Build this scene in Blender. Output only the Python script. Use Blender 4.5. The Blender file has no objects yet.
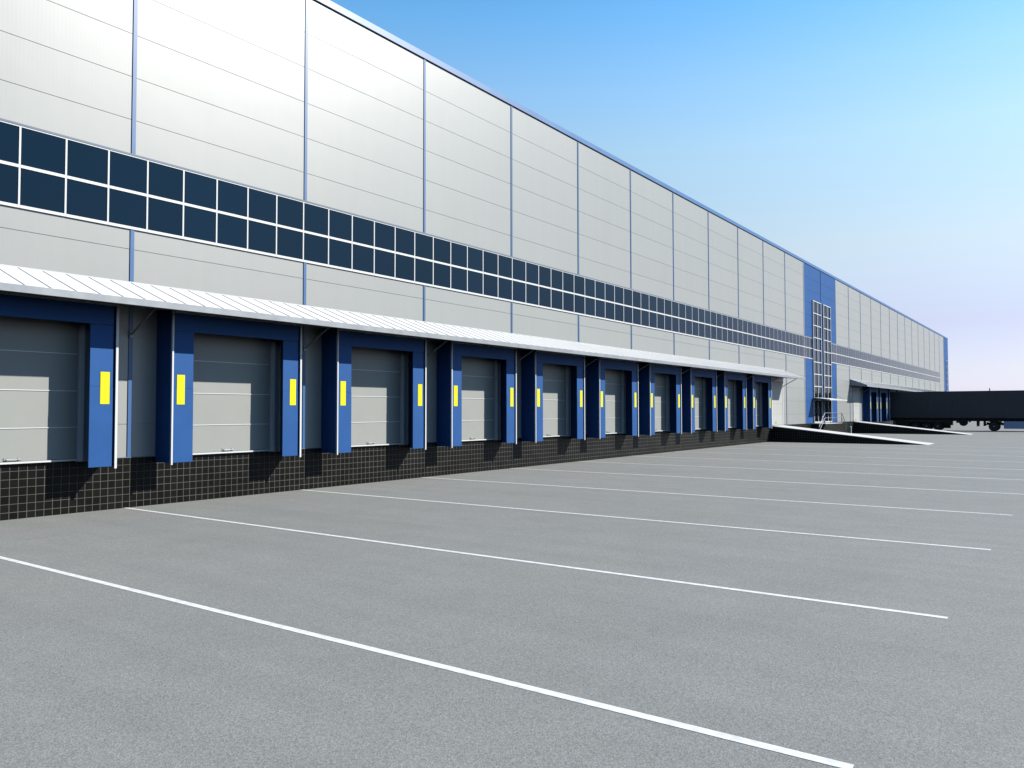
import bpy, bmesh, math, random
from mathutils import Vector, Matrix
random.seed(7)
S = bpy.context.scene
C = S.collection
R = math.radians

# ------------------------------------------------------------------ helpers
class MB:
    """collects boxes, prisms, tubes; build() links them as ONE mesh object"""
    def __init__(s): s.v = []; s.f = []; s.mi = []; s.smooth = set()
    def add(s, vs, fs, mi=0, smooth=False):
        b = len(s.v); s.v += [tuple(v) for v in vs]
        for f in fs:
            if smooth: s.smooth.add(len(s.f))
            s.f.append(tuple(b + i for i in f)); s.mi.append(mi)
        return s
    def box(s, x0, x1, y0, y1, z0, z1, mi=0):
        return s.add([(x0,y0,z0),(x1,y0,z0),(x1,y1,z0),(x0,y1,z0),(x0,y0,z1),(x1,y0,z1),(x1,y1,z1),(x0,y1,z1)],
                     [(0,3,2,1),(4,5,6,7),(0,1,5,4),(1,2,6,5),(2,3,7,6),(3,0,4,7)], mi)
    def prism_x(s, x0, x1, yz, mi=0):       # polygon in (y,z) extruded along x
        n = len(yz)
        vs = [(x0,y,z) for y,z in yz] + [(x1,y,z) for y,z in yz]
        fs = [tuple(range(n))[::-1], tuple(range(n, 2*n))] + [(i,(i+1)%n,n+(i+1)%n,n+i) for i in range(n)]
        return s.add(vs, fs, mi)
    def prism_y(s, y0, y1, xz, mi=0):
        n = len(xz)
        vs = [(x,y0,z) for x,z in xz] + [(x,y1,z) for x,z in xz]
        fs = [tuple(range(n)), tuple(range(n, 2*n))[::-1]] + [(i,n+i,n+(i+1)%n,(i+1)%n) for i in range(n)]
        return s.add(vs, fs, mi)
    def tube(s, a, b, r, n=10, mi=0, r2=None):
        a, b = Vector(a), Vector(b); d = (b-a).normalized()
        u = d.orthogonal().normalized(); w = d.cross(u); r2 = r if r2 is None else r2
        vs = []
        for p, q in ((a, r), (b, r2)):
            for i in range(n):
                t = 2*math.pi*i/n; vs.append(p + u*math.cos(t)*q + w*math.sin(t)*q)
        s.add(vs, [(i,(i+1)%n,n+(i+1)%n,n+i) for i in range(n)], mi, True)
        s.add(vs[:n], [tuple(range(n))[::-1]], mi); s.add(vs[n:], [tuple(range(n))], mi)
        return s
    def lathe_x(s, cx, cy, cz, prof, n=32, mi=0):    # prof: (x offset, radius), axis along x
        vs = []
        for dx, r in prof:
            for i in range(n):
                t = 2*math.pi*i/n; vs.append((cx+dx, cy+r*math.cos(t), cz+r*math.sin(t)))
        m = len(prof)
        s.add(vs, [(j*n+i, j*n+(i+1)%n, (j+1)*n+(i+1)%n, (j+1)*n+i) for j in range(m-1) for i in range(n)], mi, True)
        s.add(vs[:n], [tuple(range(n))], mi); s.add(vs[-n:], [tuple(range(n))[::-1]], mi)
        return s
    def build(s, name, mats, parent=None, loc=(0,0,0), bevel=0, seg=2, fix=True):
        me = bpy.data.meshes.new(name); me.from_pydata(s.v, [], s.f)
        for m in (mats if isinstance(mats, (list, tuple)) else [mats]): me.materials.append(m)
        for i, p in enumerate(me.polygons):
            p.material_index = s.mi[i]; p.use_smooth = i in s.smooth
        if fix:
            bm = bmesh.new(); bm.from_mesh(me); bmesh.ops.recalc_face_normals(bm, faces=bm.faces); bm.to_mesh(me); bm.free()
        me.update()
        o = bpy.data.objects.new(name, me); C.objects.link(o); o.location = loc
        if parent: o.parent = parent
        if bevel:
            md = o.modifiers.new('bevel', 'BEVEL'); md.width = bevel; md.segments = seg; md.limit_method = 'ANGLE'
            md.angle_limit = R(40)
        return o

def thing(name, label, cat, loc=(0,0,0), group=None):
    o = bpy.data.objects.new(name, None); C.objects.link(o); o.location = loc; o.empty_display_size = .3
    o['label'] = label; o['category'] = cat
    if group: o['group'] = group
    return o

def copy_tree(o, parent=None):
    c = o.copy(); C.objects.link(c); c.parent = parent
    for ch in list(o.children): copy_tree(ch, c)
    return c

# ---------------------------------------------------------------- materials
def new_mat(name):
    m = bpy.data.materials.new(name); m.use_nodes = True; nt = m.node_tree
    b = nt.nodes['Principled BSDF']; return m, nt, b
def node(nt, t, **k):
    n = nt.nodes.new(t)
    for a, v in k.items(): setattr(n, a, v)
    return n
def paint(name, col, rough=.45, metal=0, var=.06, scale=.7, bump=.0, bscale=60, spec=.5, dirt=0, coat=0):
    m, nt, b = new_mat(name); L = nt.links
    tc = node(nt, 'ShaderNodeTexCoord')
    n1 = node(nt, 'ShaderNodeTexNoise'); n1.inputs['Scale'].default_value = scale; n1.inputs['Detail'].default_value = 5
    L.new(tc.outputs['Object'], n1.inputs['Vector'])
    mr = node(nt, 'ShaderNodeMapRange'); mr.inputs[1].default_value = .3; mr.inputs[2].default_value = .7
    mr.inputs[3].default_value = 1-var; mr.inputs[4].default_value = 1+var
    L.new(n1.outputs['Fac'], mr.inputs[0])
    mx = node(nt, 'ShaderNodeVectorMath', operation='SCALE'); mx.inputs[0].default_value = col[:3]
    L.new(mr.outputs[0], mx.inputs['Scale']); L.new(mx.outputs[0], b.inputs['Base Color'])
    b.inputs['Metallic'].default_value = metal; b.inputs['Specular IOR Level'].default_value = spec
    rr = node(nt, 'ShaderNodeMapRange'); rr.inputs[3].default_value = max(.02, rough-.06); rr.inputs[4].default_value = rough+.06
    L.new(n1.outputs['Fac'], rr.inputs[0]); L.new(rr.outputs[0], b.inputs['Roughness'])
    if coat: b.inputs['Coat Weight'].default_value = coat; b.inputs['Coat Roughness'].default_value = .1
    if bump:
        n2 = node(nt, 'ShaderNodeTexNoise'); n2.inputs['Scale'].default_value = bscale; n2.inputs['Detail'].default_value = 3
        L.new(tc.outputs['Object'], n2.inputs['Vector'])
        bp = node(nt, 'ShaderNodeBump'); bp.inputs['Strength'].default_value = bump; bp.inputs['Distance'].default_value = .01
        L.new(n2.outputs['Fac'], bp.inputs['Height']); L.new(bp.outputs[0], b.inputs['Normal'])
    return m

def cladding(name, col, rough, spec=.5):
    """sandwich panel sheet: very shallow vertical ribs, faint panel-to-panel tone change, faint run-off streaks"""
    m, nt, b = new_mat(name); L = nt.links
    tc = node(nt, 'ShaderNodeTexCoord'); sp = node(nt, 'ShaderNodeSeparateXYZ'); L.new(tc.outputs['Object'], sp.inputs[0])
    def math_(op, a, v=None, v2=None):
        n = node(nt, 'ShaderNodeMath', operation=op); 
        if isinstance(a, (int, float)): n.inputs[0].default_value = a
        else: L.new(a, n.inputs[0])
        if v is not None:
            if isinstance(v, (int, float)): n.inputs[1].default_value = v
            else: L.new(v, n.inputs[1])
        return n.outputs[0]
    px = math_('FLOOR', math_('DIVIDE', math_('SUBTRACT', sp.outputs['X'], 11.49), 6.0))
    pz = math_('FLOOR', math_('DIVIDE', math_('SUBTRACT', sp.outputs['Z'], 2.28), 1.2066))
    cb = node(nt, 'ShaderNodeCombineXYZ'); L.new(px, cb.inputs[0]); L.new(pz, cb.inputs[1])
    wn = node(nt, 'ShaderNodeTexWhiteNoise'); L.new(cb.outputs[0], wn.inputs['Vector'])
    mr = node(nt, 'ShaderNodeMapRange'); mr.inputs[3].default_value = .985; mr.inputs[4].default_value = 1.015
    L.new(wn.outputs['Value'], mr.inputs[0])
    mp = node(nt, 'ShaderNodeMapping'); mp.inputs['Scale'].default_value = (2.2, 2.2, .12)
    L.new(tc.outputs['Object'], mp.inputs[0])
    ns = node(nt, 'ShaderNodeTexNoise'); ns.inputs['Scale'].default_value = 1; ns.inputs['Detail'].default_value = 6
    L.new(mp.outputs[0], ns.inputs['Vector'])
    mr2 = node(nt, 'ShaderNodeMapRange'); mr2.inputs[1].default_value = .3; mr2.inputs[2].default_value = .75
    mr2.inputs[3].default_value = .975; mr2.inputs[4].default_value = 1.02
    L.new(ns.outputs['Fac'], mr2.inputs[0])
    k = math_('MULTIPLY', mr.outputs[0], mr2.outputs[0])
    mx = node(nt, 'ShaderNodeVectorMath', operation='SCALE'); mx.inputs[0].default_value = col
    L.new(k, mx.inputs['Scale']); L.new(mx.outputs[0], b.inputs['Base Color'])
    b.inputs['Roughness'].default_value = rough; b.inputs['Specular IOR Level'].default_value = spec; b.inputs['IOR'].default_value = 1.58 if spec >= 1 else 1.45
    wv = node(nt, 'ShaderNodeTexWave'); wv.wave_type = 'BANDS'; wv.bands_direction = 'X'; wv.inputs['Scale'].default_value = 3.2
    L.new(tc.outputs['Object'], wv.inputs['Vector'])
    nw = node(nt, 'ShaderNodeTexNoise'); nw.inputs['Scale'].default_value = .55; nw.inputs['Detail'].default_value = 2
    L.new(tc.outputs['Object'], nw.inputs['Vector'])
    bp = node(nt, 'ShaderNodeBump'); bp.inputs['Strength'].default_value = .04; bp.inputs['Distance'].default_value = .004
    L.new(wv.outputs['Fac'], bp.inputs['Height'])
    bp2 = node(nt, 'ShaderNodeBump'); bp2.inputs['Strength'].default_value = .15; bp2.inputs['Distance'].default_value = .03
    L.new(nw.outputs['Fac'], bp2.inputs['Height']); L.new(bp.outputs[0], bp2.inputs['Normal'])
    L.new(bp2.outputs[0], b.inputs['Normal'])
    return m

def tiles(name, axis='X'):
    """black glazed 20 cm tiles with pale grout, laid on the plane (axis, Z)"""
    m, nt, b = new_mat(name); L = nt.links
    tc = node(nt, 'ShaderNodeTexCoord'); sp = node(nt, 'ShaderNodeSeparateXYZ'); L.new(tc.outputs['Object'], sp.inputs[0])
    cb = node(nt, 'ShaderNodeCombineXYZ'); L.new(sp.outputs[axis], cb.inputs[0]); L.new(sp.outputs['Z'], cb.inputs[1])
    mp = node(nt, 'ShaderNodeMapping'); mp.inputs['Location'].default_value = (.08 if axis == 'X' else 0, .03, 0); L.new(cb.outputs[0], mp.inputs[0])
    br = node(nt, 'ShaderNodeTexBrick'); br.offset = 0; br.squash = 1
    br.inputs['Scale'].default_value = 1; br.inputs['Brick Width'].default_value = .2; br.inputs['Row Height'].default_value = .2
    br.inputs['Mortar Size'].default_value = .0065; br.inputs['Mortar Smooth'].default_value = .1; br.inputs['Bias'].default_value = 0
    br.inputs['Color1'].default_value = (.007, .0065, .0055, 1); br.inputs['Color2'].default_value = (.012, .0115, .010, 1)
    br.inputs['Mortar'].default_value = (.16,.16,.15,1)
    L.new(mp.outputs[0], br.inputs['Vector'])
    ns = node(nt, 'ShaderNodeTexNoise'); ns.inputs['Scale'].default_value = 1.3; ns.inputs['Detail'].default_value = 8
    L.new(tc.outputs['Object'], ns.inputs['Vector'])
    mr = node(nt, 'ShaderNodeMapRange'); mr.inputs[1].default_value = .3; mr.inputs[2].default_value = .7; mr.inputs[3].default_value = .8; mr.inputs[4].default_value = 1.2
    L.new(ns.outputs['Fac'], mr.inputs[0])
    mx = node(nt, 'ShaderNodeVectorMath', operation='SCALE'); L.new(br.outputs['Color'], mx.inputs[0]); L.new(mr.outputs[0], mx.inputs['Scale'])
    L.new(mx.outputs[0], b.inputs['Base Color'])
    r2 = node(nt, 'ShaderNodeMapRange'); r2.inputs[3].default_value = .38; r2.inputs[4].default_value = .8
    L.new(br.outputs['Fac'], r2.inputs[0]); L.new(r2.outputs[0], b.inputs['Roughness'])
    b.inputs['Specular IOR Level'].default_value = .12
    bp = node(nt, 'ShaderNodeBump'); bp.invert = True; bp.inputs['Strength'].default_value = .4; bp.inputs['Distance'].default_value = .004
    L.new(br.outputs['Fac'], bp.inputs['Height']); L.new(bp.outputs[0], b.inputs['Normal'])
    return m

def ground_mat():
    m, nt, b = new_mat('pale_asphalt'); L = nt.links
    tc = node(nt, 'ShaderNodeTexCoord')
    def noise(sc, det=4, rough=.6):
        n = node(nt, 'ShaderNodeTexNoise'); n.inputs['Scale'].default_value = sc; n.inputs['Detail'].default_value = det
        n.inputs['Roughness'].default_value = rough; L.new(tc.outputs['Object'], n.inputs['Vector']); return n.outputs['Fac']
    def mrange(s, a, b_, c, d):
        n = node(nt, 'ShaderNodeMapRange'); L.new(s, n.inputs[0])
        for i, v in enumerate((a, b_, c, d)): n.inputs[i+1].default_value = v
        return n.outputs[0]
    def mul(a, c):
        n = node(nt, 'ShaderNodeMath', operation='MULTIPLY'); L.new(a, n.inputs[0]); L.new(c, n.inputs[1]); return n.outputs[0]
    vo = node(nt, 'ShaderNodeTexVoronoi'); vo.inputs['Scale'].default_value = 75; L.new(tc.outputs['Object'], vo.inputs['Vector'])
    sv = node(nt, 'ShaderNodeSeparateColor'); L.new(vo.outputs['Color'], sv.inputs[0])
    grain = mrange(sv.outputs[0], 0, 1, GR[0], GR[1])
    fine = mrange(noise(30, 3), .3, .7, .88, 1.12)
    mid = mrange(noise(.8, 7, .7), .3, .7, .94, 1.05)
    big = mrange(noise(.09, 3), .3, .7, .97, 1.03)
    mpt = node(nt, 'ShaderNodeMapping'); mpt.inputs['Scale'].default_value = (1.6, .10, 1); L.new(tc.outputs['Object'], mpt.inputs[0])
    nt_ = node(nt, 'ShaderNodeTexNoise'); nt_.inputs['Scale'].default_value = 1; nt_.inputs['Detail'].default_value = 5; L.new(mpt.outputs[0], nt_.inputs['Vector'])
    tracks = mrange(nt_.outputs['Fac'], .35, .62, .955, 1.02)
    k = mul(mul(mul(grain, fine), mul(mid, big)), tracks)
    mx = node(nt, 'ShaderNodeVectorMath', operation='SCALE'); mx.inputs[0].default_value = GROUND
    L.new(k, mx.inputs['Scale']); L.new(mx.outputs[0], b.inputs['Base Color'])
    b.inputs['Roughness'].default_value = .8; b.inputs['Specular IOR Level'].default_value = .35
    bp = node(nt, 'ShaderNodeBump'); bp.inputs['Strength'].default_value = .35; bp.inputs['Distance'].default_value = .006
    L.new(vo.outputs['Distance'], bp.inputs['Height']); L.new(bp.outputs[0], b.inputs['Normal'])
    return m

GR = (.76, 1.2)
GROUND = (.292, .296, .283)
M = {}
M['wall']   = cladding('pale_grey_cladding', (.415, .423, .402), .42, 1.0)
M['blue']   = cladding('blue_cladding', (.026, .118, .355), .55, .25)
M['bluetrim'] = paint('blue_trim_paint', (.045, .15, .37), .42, var=.04, spec=1.0)
M['parapet'] = paint('parapet_flashing', (.06, .19, .45), .44, var=.04, spec=1.0)
M['shelter'] = paint('blue_shelter_fabric', (.024, .112, .345), .6, var=.07, scale=1.4, bump=.12, bscale=9, spec=.3)
M['dark']   = paint('black_rubber', (.012, .012, .013), .7, spec=.2)
M['white']  = paint('white_frame_paint', (.86, .87, .86), .42, var=.02, spec=1.0)
M['roofsheet'] = paint('white_roof_sheet', (.80, .815, .82), .5, var=.03, scale=.5)
M['zinc']   = paint('galvanised_steel', (.42, .44, .46), .42, metal=.3, var=.08, scale=3)
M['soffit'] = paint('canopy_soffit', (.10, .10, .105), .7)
M['door']   = paint('sectional_door_paint', (.41, .42, .39), .5, var=.03, scale=.9)
M['palerdoor'] = paint('white_sectional_door', (.60, .60, .56), .5, var=.03)
M['jamb']   = paint('grey_door_frame', (.50, .56, .62), .45)
M['yellow'] = paint('yellow_marker', (.95, .90, .0), .5, var=.02)
M['tilex']  = tiles('black_tiles_wall', 'X'); M['tiley'] = tiles('black_tiles_ramp_side', 'Y')
M['conc']   = paint('pale_concrete', (.74, .74, .72), .7, var=.05, bump=.2, bscale=30)
M['line']   = paint('white_road_paint', (.88, .88, .86), .6, var=.14, scale=9, bump=.2, bscale=60)
M['ground'] = ground_mat()
M['head']   = paint('grey_head_flashing', (.22, .26, .33), .35)
M['roof']   = paint('grey_roof_membrane', (.3, .3, .3), .8)
M['trailer'] = paint('black_trailer_side', (.042, .050, .062), .5, var=.1, scale=.5, spec=.4)
M['chassis'] = paint('black_chassis', (.012, .012, .012), .6, spec=.3)
M['tyre']   = paint('tyre_rubber', (.013, .013, .013), .8, var=.15, scale=6, bump=.3)
M['rim']    = paint('steel_rim', (.20, .20, .20), .45, metal=.6)
M['cab']    = paint('light_blue_truck_paint', (.16, .36, .62), .3, var=.03, coat=.5)
M['lamp']   = paint('amber_lens', (.6, .2, .02), .3); M['red'] = paint('red_lens', (.5, .02, .02), .3)
M['rail']   = paint('steel_handrail', (.26, .30, .36), .45, metal=.3)
def glass(name, col, rough=.08):
    m, nt, b = new_mat(name); L = nt.links
    oi = node(nt, 'ShaderNodeObjectInfo'); mr = node(nt, 'ShaderNodeMapRange'); mr.inputs[3].default_value = .85; mr.inputs[4].default_value = 1.15
    L.new(oi.outputs['Random'], mr.inputs[0])
    mx = node(nt, 'ShaderNodeVectorMath', operation='SCALE'); mx.inputs[0].default_value = col
    L.new(mr.outputs[0], mx.inputs['Scale']); L.new(mx.outputs[0], b.inputs['Base Color'])
    b.inputs['Roughness'].default_value = rough; b.inputs['IOR'].default_value = 1.38
    return m
M['glass'] = glass('navy_window_glass', (.003, .020, .046), .06)
M['darkglass'] = glass('dark_door_glass', (.006, .007, .009))

# -------------------------------------------------------------- world & sun
SUN = Vector((.89, -1.0, 1.02)).normalized()
EXPOSURE = 0.35; SKY = .09; SUNP = 4.4
w = bpy.data.worlds.new('World'); S.world = w; w.use_nodes = True; nt = w.node_tree; L = nt.links
sky = node(nt, 'ShaderNodeTexSky', sky_type='NISHITA'); sky.sun_disc = False
sky.sun_elevation = math.asin(SUN.z); sky.sun_rotation = math.atan2(SUN.x, SUN.y)
sky.air_density = 1.0; sky.dust_density = .3; sky.ozone_density = 1.4; sky.altitude = 100
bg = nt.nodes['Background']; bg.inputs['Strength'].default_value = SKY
# grade the Nishita sky by height above the horizon (deep azure above, lavender haze low down)
# and let it fall off towards the side away from the warehouse
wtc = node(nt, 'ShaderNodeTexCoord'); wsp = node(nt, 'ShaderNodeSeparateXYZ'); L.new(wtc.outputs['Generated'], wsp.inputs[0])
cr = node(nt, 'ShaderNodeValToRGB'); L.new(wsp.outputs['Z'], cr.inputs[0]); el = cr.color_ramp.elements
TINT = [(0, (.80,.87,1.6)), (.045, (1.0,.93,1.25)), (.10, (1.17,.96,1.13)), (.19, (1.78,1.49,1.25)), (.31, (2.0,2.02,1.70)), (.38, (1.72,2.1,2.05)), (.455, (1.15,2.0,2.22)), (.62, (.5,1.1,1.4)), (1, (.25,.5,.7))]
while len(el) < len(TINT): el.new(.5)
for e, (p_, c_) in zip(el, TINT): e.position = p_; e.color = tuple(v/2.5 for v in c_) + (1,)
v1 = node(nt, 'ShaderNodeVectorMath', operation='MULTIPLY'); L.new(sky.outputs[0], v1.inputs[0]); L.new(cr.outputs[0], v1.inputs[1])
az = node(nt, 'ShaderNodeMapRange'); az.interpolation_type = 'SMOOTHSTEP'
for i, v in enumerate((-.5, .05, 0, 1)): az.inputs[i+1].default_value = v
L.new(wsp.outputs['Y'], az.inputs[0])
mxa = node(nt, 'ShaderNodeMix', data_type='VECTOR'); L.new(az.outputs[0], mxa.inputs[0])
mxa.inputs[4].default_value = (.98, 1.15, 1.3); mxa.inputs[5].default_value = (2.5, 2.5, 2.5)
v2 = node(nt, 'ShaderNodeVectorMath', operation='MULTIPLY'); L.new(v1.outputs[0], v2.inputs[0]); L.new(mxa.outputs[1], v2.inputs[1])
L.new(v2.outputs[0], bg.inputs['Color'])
S.cycles.diffuse_bounces = 0
sd = bpy.data.lights.new('sun', 'SUN'); sd.energy = SUNP; sd.angle = R(.5); sd.color = (1, .965, .90)
so = bpy.data.objects.new('sun', sd); C.objects.link(so); so.rotation_euler = (-SUN).to_track_quat('-Z', 'Y').to_euler(); so.location = (30, -30, 60)
S.view_settings.view_transform = 'Standard'; S.view_settings.look = 'None'; S.view_settings.gamma = 1
S.view_settings.use_curve_mapping = False; S.view_settings.exposure = EXPOSURE

# ------------------------------------------------------------------- camera
f, pitch, roll, yaw, H = 789.2093, .03395, -.00144, .62291, 2.62955
fw = Vector((math.cos(yaw)*math.cos(pitch), math.sin(yaw)*math.cos(pitch), math.sin(pitch)))
r0 = fw.cross(Vector((0,0,1))).normalized(); u0 = r0.cross(fw)
r_ = r0*math.cos(roll)+u0*math.sin(roll); u_ = -r0*math.sin(roll)+u0*math.cos(roll)
cd = bpy.data.cameras.new('camera'); co = bpy.data.objects.new('camera', cd); C.objects.link(co); S.camera = co
mt = Matrix((r_, u_, -fw)).transposed().to_4x4(); mt.translation = Vector((0,0,H)); co.matrix_world = mt
cd.sensor_width = 36; cd.lens = f*36/1024; cd.clip_start = .1; cd.clip_end = 6000

# ------------------------------------------------------------------- ground
D = 21.20                      # wall plane
XL, XR, YB = -12.51, 179.6, 78.0
g = MB().add([(-1500,-2500,0),(3000,-2500,0),(3000,2500,0),(-1500,2500,0)], [(0,1,2,3)])
go = g.build('ground', M['ground'], fix=False); go['kind'] = 'structure'
LX = [6.25] + [11.40+6*k for k in range(10)]
for x in LX:
    MB().box(x-.055, x+.055, 1.41, D-.001, -.02, .004).build('parking_line', M['line'], go)

# ---------------------------------------------------------------- warehouse
B = thing('warehouse', 'long pale grey clad warehouse with navy ribbon windows and a blue stairwell bay', 'warehouse', (0,0,0))
# front cladding: horizontal panels with real joints
PL = 1.36; TOP = 16.84
zs = [2.28 + 1.2066*k for k in range(13)]
prof = [(D, PL)]
for z in zs:
    if z > TOP - .2: break
    prof += [(D, z-.007), (D+.012, z-.005), (D+.012, z+.005), (D, z+.007)]
prof += [(D, TOP)]
wl = MB(); n = len(prof)
wl.add([(XL,y,z) for y,z in prof] + [(XR,y,z) for y,z in prof], [(i,i+1,n+i+1,n+i) for i in range(n-1)])
wl.box(XR-.25, XR, D+.04, YB, 0, TOP); wl.box(XL, XL+.25, D+.04, YB, 0, TOP); wl.box(XL+.26, XR-.26, YB-.25, YB, 0, TOP)
wl.build('wall', M['wall'], B, fix=False)
MB().box(XL+.27, XR-.27, D+.2, YB-.27, TOP-.5, TOP-.2).build('roof', M['roof'], B)
pl = MB().box(XL, XR, D-.02, D+.25, -.05, PL); pl.build('plinth', M['tilex'], B)
MB().box(XL, XR, D-.055, D+.3, TOP+.012, 17.10).box(XL, XR, D-.03, D+.25, TOP-.02, TOP+.011, 1).build('parapet_trim', [M['parapet'], M['dark']], B)
# drip flashing above the plinth
MB().box(XL, 77.35, D-.035, D-.003, PL+.001, PL+.02).box(89.6, 173.3, D-.035, D-.003, PL+.001, PL+.02).build('base_flashing', M['head'], B)

# vertical blue cover strips at the panel joints, above and below the ribbon window
strips = {}
for k in list(range(-4, 11)) + list(range(14, 27)):
    x = 11.49 + 6*k
    for key, za, zb in (('low', PL+.022, 7.655), ('high', 9.77, TOP-.031)):
        if key not in strips:
            strips[key] = MB().box(-.055, .055, D-.024, D+.02, za, zb).build('cover_strip', M['bluetrim'], B, (x,0,0))
        else:
            o = strips[key].copy(); C.objects.link(o); o.location.x = x
# ribbon window: one window per 1.1 m column
Z0, ZM, Z1 = 7.66, 8.70, 9.71
def window_meshes():
    fr = MB()
    fr.box(.001, .022, D-.036, D-.012, Z0, Z1); fr.box(1.078, 1.099, D-.036, D-.012, Z0, Z1)
    fr.box(.022, 1.078, D-.040, D-.012, Z0, Z0+.075); fr.box(.022, 1.078, D-.040, D-.012, ZM-.038, ZM+.038); fr.box(.022, 1.078, D-.036, D-.012, Z1-.03, Z1)
    gl = MB(); gl.box(.023, 1.077, D-.022, D-.013, Z0+.076, ZM-.039); gl.box(.023, 1.077, D-.022, D-.013, ZM+.039, Z1-.031)
    return fr, gl
fr, gl = window_meshes()
wx = [8.6+1.1*k for k in range(-1, 65)] + [87.32+1.1*k for k in range(34)]
w0 = fr.build('window', M['white'], B, (wx[0],0,0)); gl.build('pane', M['glass'], w0)
for x in wx[1:]:
    c = copy_tree(w0, B); c.location.x = x
# the small far remainder (and the piece of ribbon running on behind the camera) in one part
rest = [87.32+1.1*k for k in range(34, 73)] + [8.6+1.1*k for k in range(-19, -1)]
rf, rg = MB(), MB()
for x in rest:
    rf.add([(v[0]+x, v[1], v[2]) for v in fr.v], fr.f); rg.add([(v[0]+x, v[1], v[2]) for v in gl.v], gl.f)
ro = rf.build('window', M['white'], B); ro['kind'] = 'stuff'
go2 = rg.build('pane', M['glass'], ro); go2['kind'] = 'stuff'
MB().box(8.6-20.9, 80.1, D-.045, D-.002, Z1+.001, Z1+.055).box(87.32, 167.62, D-.045, D-.002, Z1+.001, Z1+.055).build('window_head_flashing', M['head'], B)

# blue bays
def blue_panel(x0, x1, step):
    z = PL + .002; p = MB()
    cuts = [PL+.002] + [q for q in zs if q < TOP-.1] + [TOP-.03]
    for a, b_ in zip(cuts[:-1], cuts[1:]): p.box(x0, x1, D-.012, D+.01, a+.006, b_-.006)
    return p
for (a, b_) in ((77.49, 83.46), (83.54, 89.49), (173.45, 179.6)):
    blue_panel(a, b_, 0).build('blue_panel', M['blue'], B)
MB().box(83.46, 83.54, D-.05, D-.013, PL+.01, TOP-.03).build('blue_cover_strip', M['bluetrim'], B)
for x in (77.40, 89.58, 173.36):
    MB().box(x-.07, x+.07, D-.028, D+.01, PL+.022, TOP-.03).build('corner_flashing', M['wall'], B)
blue_end = MB(); blue_end.box(XR, XR+.02, D-.012, YB, 0.0, TOP-.03).build('end_cladding', M['blue'], B)
# two tall stairwell windows, each over an entrance door
rows = [13.45 - 1.2066*k for k in range(9)]
for (a, b_) in ((80.15, 83.15), (84.0, 86.95)):
    F = MB(); mid = (a+b_)/2
    for x in (a+.04, mid, b_-.04): F.box(x-.045, x+.045, D-.13, D-.013, rows[-1], rows[0]+.04)
    for z in rows:
        for (p, q) in ((a+.085, mid-.045), (mid+.045, b_-.085)): F.box(p, q, D-.12, D-.013, z-.04, z+.04)
    so_ = F.build('stairwell_window', M['white'], B)
    P = MB(); Q = MB()
    for i in range(8):
        zt, zb = rows[i]-.041, rows[i+1]+.041
        for (p, q) in ((a+.086, mid-.046), (mid+.046, b_-.086)):
            (P if i < 7 else Q).box(p, q, D-.06, D-.02, zb, zt)
    P.build('pane', M['glass'], so_); Q.build('pane', M['darkglass'], so_)  # bottom row darker: a dark reflection put into the glass colour
    # entrance door
    F = MB(); zt = 3.72
    for x in (a+.06, mid, b_-.06): F.box(x-.05, x+.05, D-.12, D-.013, PL+.03, zt)
    F.box(a+.11, mid-.05, D-.12, D-.013, zt-.1, zt); F.box(mid+.05, b_-.11, D-.12, D-.013, zt-.1, zt)
    F.box(a+.11, mid-.05, D-.12, D-.013, PL+.03, PL+.16); F.box(mid+.05, b_-.11, D-.12, D-.013, PL+.03, PL+.16)
    dd = F.build('entrance_door', M['white'], B)
    P = MB()
    for (p, q) in ((a+.111, mid-.051), (mid+.051, b_-.111)): P.box(p, q, D-.07, D-.02, PL+.161, zt-.101)
    P.build('pane', M['darkglass'], dd)
    Hn = MB()
    for x in (mid-.16, mid+.16): Hn.tube((x, D-.16, 2.2), (x, D-.16, 2.9), .02).tube((x, D-.16, 2.3), (x, D-.06, 2.3), .012).tube((x, D-.16, 2.8), (x, D-.06, 2.8), .012)
    Hn.build('handle', M['rail'], dd)
# narrow window at the far blue corner
F = MB(); P = MB()
F.box(176.5, 176.62, D-.1, D-.013, 3.9, 12.45); F.box(177.3, 177.42, D-.1, D-.013, 3.9, 12.45)
for k in range(8):
    z = 4.0+1.2066*k; F.box(176.62, 177.3, D-.1, D-.013, z-.06, z+.06)
    if k < 7: P.box(176.621, 177.299, D-.05, D-.02, z+.061, z+1.145)
o = F.build('corner_window', M['white'], B); P.build('pane', M['glass'], o)

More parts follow.
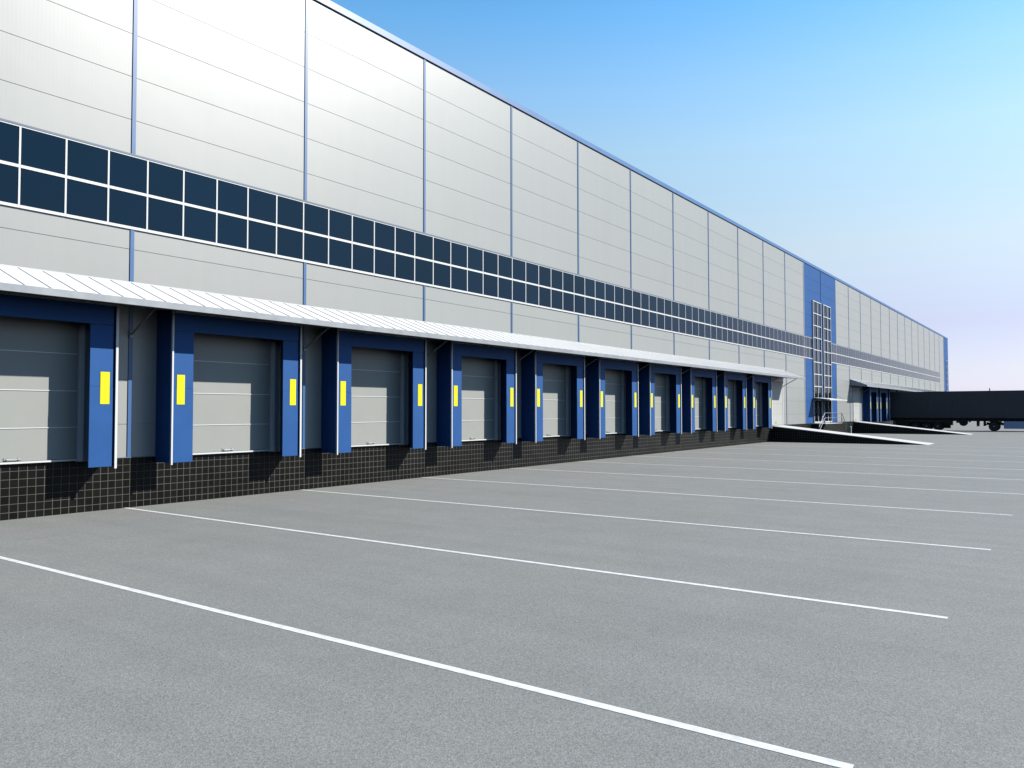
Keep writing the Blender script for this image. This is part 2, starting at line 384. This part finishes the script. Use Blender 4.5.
# dock doors (parts of the warehouse) ------------------------------------
def dock_door(x):                       # x = shelter's left edge
    a, b_ = x+.66, x+3.81
    z0, z1 = 1.40, 4.97
    lines = [2.22, 3.16, 4.12]; cuts = [z0] + lines + [z1]
    d = MB()
    for p, q in zip(cuts[:-1], cuts[1:]):
        d.box(a, b_, D-.035, D-.003, p+.006, q-.006)
        d.box(a+.0, b_-.0, D-.028, D-.004, q-.0059, q+.0059)
    o = d.build('dock_door', M['door'], B)
    s = MB()
    for z in lines: s.box(a, b_, D-.05, D-.036, z-.011, z+.011)
    s.build('panel_joint', M['white'], o)
    fr = MB()
    fr.box(a-.35, a-.002, D-.09, D-.003, PL-.04, z1+.3); fr.box(b_+.002, b_+.33, D-.09, D-.003, PL-.04, z1+.3)
    fr.box(a-.002, b_+.002, D-.09, D-.003, z1+.002, z1+.3)
    fr.box(a-.39, a-.352, D-.16, D-.004, PL-.04, z1+.3); fr.box(b_+.332, b_+.37, D-.16, D-.004, PL-.04, z1+.3)
    fr.build('door_frame', M['jamb'], o)
    for g0 in (b_+.004, a-.13): MB().box(g0, g0+.126, D-.17, D-.091, PL-.02, z1+.1).build('guide_rail', M['white'], o)
    MB().box(a, b_, D-.11, D-.021, PL-.005, z0-.002).build('door_sill', M['white'], o)
    h = MB(); c = (a+b_)/2 + .08
    h.tube((c-.16, D-.09, z0+.06), (c+.16, D-.09, z0+.06), .013); 
    for q in (-.14, .14): h.tube((c+q, D-.09, z0+.06), (c+q, D-.037, z0+.06), .011)
    h.box(c-.2, c-.12, D-.05, D-.036, z0+.03, z0+.10); h.box(c+.12, c+.2, D-.05, D-.036, z0+.03, z0+.10)
    h.build('handle', M['zinc'], o)
    return o
docks1 = [6.25+6*k for k in range(10)]
docks2 = [102.25+6*k for k in range(4)]
dd0 = dock_door(0.0); dd0.location.x = docks1[0]
for x in docks1[1:] + docks2:
    c = copy_tree(dd0, B); c.location.x = x

# large drive-in doors above the ramps
def ramp_door(a, b_):
    z0, z1 = 1.42, 5.12
    d = MB(); cuts = [z0, 2.3, 3.2, 4.12, z1]
    for p, q in zip(cuts[:-1], cuts[1:]):
        d.box(a+.16, b_-.16, D-.04, D-.003, p+.008, q-.008); d.box(a+.16, b_-.16, D-.03, D-.004, q-.0079, q+.0079)
    o = d.build('drive_in_door', M['palerdoor'], B)
    F = MB().box(a, a+.15, D-.06, D-.003, PL+.021, z1+.15).box(b_-.15, b_, D-.06, D-.003, PL+.021, z1+.15).box(a+.15, b_-.15, D-.1, D-.003, z1, z1+.15)
    F.box(a+.15, b_-.15, D-.1, D-.003, PL+.021, PL+.06)
    F.build('door_frame', M['white'], o)
    MB().tube((a+.9, D-.09, 1.6), (a+1.2, D-.09, 1.6), .015).tube((a+.92, D-.09, 1.6), (a+.92, D-.03, 1.6), .012).tube((a+1.18, D-.09, 1.6), (a+1.18, D-.03, 1.6), .012).build('handle', M['zinc'], o)
ramp_door(67.2, 70.4); ramp_door(96.95, 100.1)

# ------------------------------------------------------------ dock shelters
FY = 20.38                              # front edge
def make_shelter(label):
    t = thing('dock_shelter', label, 'dock shelter', (0, FY, 0), 'blue dock shelters along the warehouse wall')
    W = 4.47; zb, zt = 1.20, 5.42; dy = D - FY - .004
    for x0 in (0.0, W-.05):
        s = MB().box(x0, x0+.05, .03, dy, zb-.0, zt-.05); s.build('side_panel', M['shelter'], t)
    MB().box(0, W, .03, dy, zt-.049, zt).build('top_panel', M['shelter'], t)
    tr = MB().box(-.008, .04, 0, .029, zb-.05, zt+.01).box(W-.05, W+.012, 0, .029, zb-.05, zt+.01).box(.05, W-.05, 0, .029, zt-.045, zt+.012)
    tr.box(-.012, -.001, .029, .06, zb-.05, zt+.01).box(W+.001, W+.012, .029, .06, zb-.05, zt+.01)
    tr.build('edge_trim', M['white'], t)
    for x0, x1 in ((.055, .67), (3.77, W-.10)):
        c = MB()
        c.box(x0, x1, .040, .085, zb, 3.27).box(x0+.002, x1-.002, .045, .083, 3.271, 4.868)
        o = c.build('side_curtain', M['shelter'], t, bevel=.006, seg=1)
        xm = .16 if x0 < 1 else x0+.27
        MB().box(xm, xm+.24, .033, .0395, 2.82, 3.65).build('yellow_marker', M['yellow'], o)
    MB().box(  .055, W-.10, .032, .075, 4.872, zt-.05).build('head_curtain', M['shelter'], t, bevel=.006, seg=1)
    for f0 in (.056, W-.25): MB().box(f0, f0+.19, .12, .3, 1.25, 5.30).build('foam_backing', M['dark'], t)
    return t
ordw = ['first', 'second', 'third', 'fourth', 'fifth', 'sixth', 'seventh', 'eighth', 'ninth', 'tenth']
sh0 = make_shelter('blue dock shelter nearest the camera, cut off by the left edge of the photo'); sh0.location.x = docks1[0]
for i, x in enumerate(docks1[1:], 1):
    c = copy_tree(sh0); c.location.x = x
    c['label'] = ('%s blue dock shelter from the left in the long row' % ordw[i]) if i < 9 else 'last blue dock shelter of the long row, beside the nearer ramp door'
for i, x in enumerate(docks2):
    c = copy_tree(sh0); c.location.x = x
    c['label'] = ['blue dock shelter beside the farther ramp door, under the far canopy', 'far blue dock shelter between the ramp-side one and the parked trailer',
                  'blue dock shelter that the black trailer is backed into', 'blue dock shelter just beyond the black trailer, hidden behind it'][i]

# ----------------------------------------------------------------- canopies
def canopy(x0, x1, braces, label, group='white canopies over the docks'):
    t = thing('canopy', label, 'canopy', (x0, D, 0), group)
    W = x1-x0; yo = -1.80; zi, zo = 6.17, 5.50
    MB().prism_x(0, W, [(-.036, zi), (yo, zo), (yo, zo-.03), (-.036, zi-.03)]).build('roof_sheet', M['roofsheet'], t)
    rb = MB(); nr = int(W/.57)
    sl = (zi-zo)/(-.036-yo)
    for i in range(nr+1):
        x = min(W-.02, .02+i*.57); rb.prism_x(x-.012, x+.012, [(-.04, zi+.001), (-.04, zi+.014), (yo-.012, zo+.012), (yo-.012, zo-.002)])
    rb.build('standing_seam', M['roofsheet'], t)
    MB().box(0, W, yo-.03, yo-.001, 5.325, zo-.005).box(0, W, yo-.001, yo+.10, 5.325, 5.34).build('fascia', M['zinc'], t)
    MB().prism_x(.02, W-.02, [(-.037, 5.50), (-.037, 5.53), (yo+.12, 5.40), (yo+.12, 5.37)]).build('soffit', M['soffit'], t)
    MB().prism_x(.0, .019, [(-.04, zi-.035), (yo, zo-.04), (yo, 5.33), (-.04, 5.50)]).prism_x(W-.019, W, [(-.04, zi-.035), (yo, zo-.04), (yo, 5.33), (-.04, 5.50)]).build('end_plate', M['roofsheet'], t)
    MB().box(0, W, -.06, -.033, zi-.03, zi+.03).build('wall_flashing', M['roofsheet'], t)
    for bx in braces:
        b = MB().tube((bx-x0, -.05, 4.74), (bx-x0, -1.28, 5.41), .028, 8); b.box(bx-x0-.05, bx-x0+.05, -.06, -.034, 4.66, 4.84)
        b.box(bx-x0-.04, bx-x0+.04, -1.36, -1.22, 5.40, 5.43)
        b.build('brace', M['roofsheet'], t)
canopy(-12.5, 70.75, [11.49+6*k for k in range(-3, 10)] + [70.3], 'long white ribbed canopy above the near row of docks')
canopy(95.7, 166.0, [96.1] + [101.49+6*k for k in range(11)], 'far white canopy starting past the blue bay, behind the trailer')

# -------------------------------------------------------------------- ramps
def ramp(x0, x1, y1, label):
    t = thing('ramp', label, 'ramp', (x0, D-.02, 0), 'loading ramps')
    W = x1-x0; Ln = D-.02-y1; h = 1.27
    sides = MB(); n = 1
    sides.add([(0,0,-.02),(0,-Ln,-.02),(0,-Ln,.01),(0,0,h)], [(0,1,2,3)]); sides.add([(W,0,-.02),(W,-Ln,-.02),(W,-Ln,.01),(W,0,h)], [(0,3,2,1)])
    sides.build('side_wall', M['tiley'], t, fix=False)
    MB().prism_x(-.03, W+.03, [(0, h), (-Ln-.35, -.012), (-Ln-.35, .014), (0, h+.075)]).build('deck', M['conc'], t)
ramp(66.85, 70.15, 9.7, 'nearer white-topped ramp with a black tiled side at the end of the dock row')
ramp(97.0, 100.3, 9.9, 'farther white-topped ramp beyond the entrance stairs, in front of the trailer')

# ------------------------------------------------- entrance stairs and awning
t = thing('entrance_stairs', 'dark landing with two side flights below the glazed entrance of the blue bay', 'stairs', (82.9, D-.02, 0))
X0, X1, DY = -3.3, 3.3, -1.25
MB().box(X0, X1, DY, 0, -.02, 1.31).build('landing', M['tilex'], t)
MB().box(X0-.03, X1+.03, DY-.03, 0, 1.311, 1.35).build('landing_slab', M['conc'], t)
for sgn in (-1, 1):
    st = MB(); nS = 7; run = 2.1/nS; rise = 1.31/8
    for i in range(nS):
        a = (X1+.032 + i*run); b_ = a+run-.001; zt = 1.31-(i+1)*rise
        if sgn > 0: st.box(a, b_, DY+.01, -.001, -.02, zt)
        else: st.box(-b_, -a, DY+.01, -.001, -.02, zt)
    st.build('steps', M['tilex'], t)
t2 = thing('handrail', 'steel pipe handrail round the entrance landing and down both flights', 'handrail', (82.9, D-.02, 0))
rl = MB(); y = DY+.05
for z in (2.38, 1.9):
    rl.tube((X0, y, z), (X1, y, z), .026)
    for sgn in (-1, 1): rl.tube((sgn*X1, y, z), (sgn*(X1+2.15), y, z-1.31), .032 if z > 2 else .026)
rl.build('rail', M['rail'], t2)
for x in (X0, X0/3, X1/3, X1): MB().tube((x, y, 1.3505), (x, y, 2.38), .026).build('post', M['rail'], t2)
for sgn in (-1, 1): MB().tube((sgn*(X1+2.15), y, 0), (sgn*(X1+2.15), y, 1.09), .03).build('post', M['rail'], t2)
aw = thing('awning', 'small flat white awning over the glazed entrance doors of the blue bay', 'awning', (79.8, D, 0))
MB().prism_x(0, 7.1, [(-.135, 3.90), (-1.62, 3.70), (-1.62, 3.64), (-.135, 3.80)]).build('awning_sheet', M['roofsheet'], aw)
MB().box(0, 7.1, -1.66, -1.621, 3.62, 3.72).build('awning_edge', M['white'], aw)
for x in (.2, 3.55, 6.9): MB().tube((x, -.14, 4.5), (x, -1.4, 3.745), .014, 6).build('tie_rod', M['rail'], aw)
# low concrete post near the far ramp
bo = MB().tube((0,0,0), (0,0,.78), .12, 16).tube((0,0,.781), (0,0,.84), .13, 16, r2=.06).build('bollard', M['conc'], None, (94.4, 20.95, 0))
bo['label'] = 'short pale concrete bollard by the wall just before the farther ramp'; bo['category'] = 'bollard'

# ------------------------------------------------------------------ trailer
def wheel(parent, x, y, side, r=.52, wd=.32, name='wheel'):
    pr = [(-wd/2, r*.62), (-wd/2, r*.93), (-wd/2+.04, r), (wd/2-.04, r), (wd/2, r*.93), (wd/2, r*.62)]
    o = MB().lathe_x(x, y, r, pr, 40).build(name, M['tyre'], parent)
    s = side
    rp = [(s*(wd/2-.12), .08), (s*(wd/2-.1), r*.5), (s*(wd/2+.004), r*.6), (s*(wd/2-.005), r*.66)]
    h = MB().lathe_x(x, y, r, rp, 32); h.lathe_x(x, y, r, [(s*(wd/2-.12), .16), (s*(wd/2+.03), .14), (s*(wd/2+.05), .06)], 20)
    h.build('rim', M['rim'], o); return o
tr = thing('semi_trailer', 'long black box trailer backed up to a far dock at the right', 'trailer', (115.2, 20.45, 0))
Wt, Lt = 2.55, 15.75
b = MB().box(0, Wt, -Lt, 0, 1.62, 5.06); b.build('body', M['trailer'], tr, bevel=.03)
rr = MB()
for i in range(19): rr.box(-.018, -.001, -Lt+.3+i*.84, -Lt+.36+i*.84, 1.72, 4.96)
rr.box(-.022, -.001, -Lt+.04, -.04, 1.63, 1.71); rr.box(-.022, -.001, -Lt+.04, -.04, 4.97, 5.05)
rr.build('side_ribs', M['trailer'], tr)
u = MB().box(.75, .95, -Lt+.6, -.1, 1.22, 1.618).box(1.6, 1.8, -Lt+.6, -.1, 1.22, 1.618)
for i in range(10): u.box(.1, Wt-.1, -1-i*1.45, -.92-i*1.45, 1.45, 1.60)
u.build('underframe', M['chassis'], tr)
MB().box(1.0, 1.05, -6.9, -.6, .3, 1.21).box(.12, .17, -2.2, -.5, .5, 1.44).box(.3, .9, -7.2, -6.3, .7, 1.44).build('added_shade_panels', M['chassis'], tr)  # added black panels standing in for the deep shade under the trailer
MB().box(.1, Wt-.1, -.25, -.1, .55, .75).box(.8, .9, -.22, -.1, .75, 1.2).box(1.65, 1.75, -.22, -.1, .75, 1.2).build('rear_bumper', M['chassis'], tr)
for y in (-2.9, -4.2, -5.5):
    MB().tube((.2, y, .52), (Wt-.2, y, .52), .07).build('axle', M['chassis'], tr)
    wheel(tr, .20, y, -1); wheel(tr, Wt-.2, y, 1)
    MB().prism_x(.02, .42, [(y-.62, .85), (y-.5, 1.1), (y, 1.2), (y+.5, 1.1), (y+.62, .85), (y+.58, .84), (y+.47, 1.07), (y, 1.16), (y-.47, 1.07), (y-.58, .84)]).build('mudguard', M['chassis'], tr)
MB().lathe_x(.55, -8.4, 1.10, [(-.14, .3), (-.14, .46), (-.1, .5), (.1, .5), (.14, .46), (.14, .3)], 32).build('spare_wheel', M['tyre'], tr)
MB().box(.3, .9, -7.9, -7.6, 1.0, 1.5).box(.3, .9, -9.2, -8.98, 1.1, 1.5).build('spare_wheel_carrier', M['chassis'], tr)
for x in (.45, Wt-.45):
    MB().box(x-.08, x+.08, -10.05, -9.85, .75, 1.6).box(x-.055, x+.055, -10.02, -9.88, .62, .75).box(x-.13, x+.13, -10.08, -9.82, .58, .62).build('landing_leg', M['chassis'], tr)
    MB().box(x-.06, x+.06, -10.75, -10.6, .62, 1.6).build('landing_brace', M['chassis'], tr)
for i in range(5): MB().box(-.03, -.0225, -2-i*3, -1.88-i*3, 1.65, 1.69).build('side_marker_light', M['lamp'], tr)
MB().box(.05, .12, -11.42, -11.32, 5.065, 5.3).box(.03, .14, -11.44, -11.30, 5.3, 5.36).build('far_object_stand_in', M['chassis'], tr)  # stand-in for a tiny far-off object, set on the trailer roof
# tractor unit in front of it
tc_ = thing('tractor_unit', 'light blue truck tractor coupled to the black trailer, mostly outside the photo', 'truck', (115.2, 20.45, 0))
MB().box(.75, .95, -18.6, -10.9, .75, 1.05).box(1.6, 1.8, -18.6, -10.9, .75, 1.05).box(.6, 1.95, -12.5, -11.3, 1.06, 1.2).build('chassis', M['chassis'], tc_)
for y in (-11.75,):
    MB().tube((.2, y, .53), (Wt-.2, y, .53), .08).build('axle', M['chassis'], tc_)
    wheel(tc_, .26, y, -1, .58, .5); wheel(tc_, Wt-.26, y, 1, .58, .5)
    MB().prism_x(.02, .55, [(y-.95, .7), (y-.7, 1.15), (y-.3, 1.27), (y+.3, 1.27), (y+.68, 1.15), (y+.9, .75), (y+.86, .74), (y+.64, 1.1), (y+.28, 1.21), (y-.28, 1.21), (y-.66, 1.1), (y-.9, .69)]).build('mudguard', M['chassis'], tc_)
wheel(tc_, .22, -17.3, -1, .52); wheel(tc_, Wt-.22, -17.3, 1, .52)
for x0, x1 in ((0.03, .09), (Wt-.09, Wt-.03)): MB().box(x0, x1, -16.2, -12.8, .32, 1.24).build('side_fairing', M['cab'], tc_, bevel=.02)
MB().tube((.5, -13.2, .7), (.5, -15.6, .7), .3, 20).build('fuel_tank', M['rim'], tc_)
cabp = [(-16.1, 1.15), (-16.1, 3.95), (-16.6, 4.1), (-17.6, 3.7), (-18.25, 2.5), (-18.55, 2.3), (-18.6, .45), (-17.95, .45), (-17.85, .95), (-17.55, 1.18), (-17.05, 1.18), (-16.75, .95), (-16.65, .7), (-16.3, .7)]
MB().prism_x(0.02, Wt-.02, cabp).build('cab', M['cab'], tc_, bevel=.05)
MB().prism_x(.2, Wt-.2, [(-17.72, 3.55), (-18.27, 2.55), (-18.33, 2.52), (-17.80, 3.56)]).build('windscreen', M['darkglass'], tc_)
for x0, x1 in ((.0, .019), (Wt-.019, Wt)): MB().prism_x(x0, x1, [(-16.7, 2.35), (-16.7, 3.3), (-17.55, 3.3), (-17.95, 2.35)]).build('side_window', M['darkglass'], tc_)
for x in (.35, Wt-.35): MB().box(x-.2, x+.2, -18.64, -18.601, .8, 1.0).build('headlight', M['white'], tc_)
for x in (-.2, Wt+.2): MB().box(x-.1, x+.1, -18.1, -17.95, 2.5, 3.1).tube((x, -18.0, 3.0), (min(max(x, .1), Wt-.1), -17.8, 3.0), .02).build('mirror', M['chassis'], tc_)
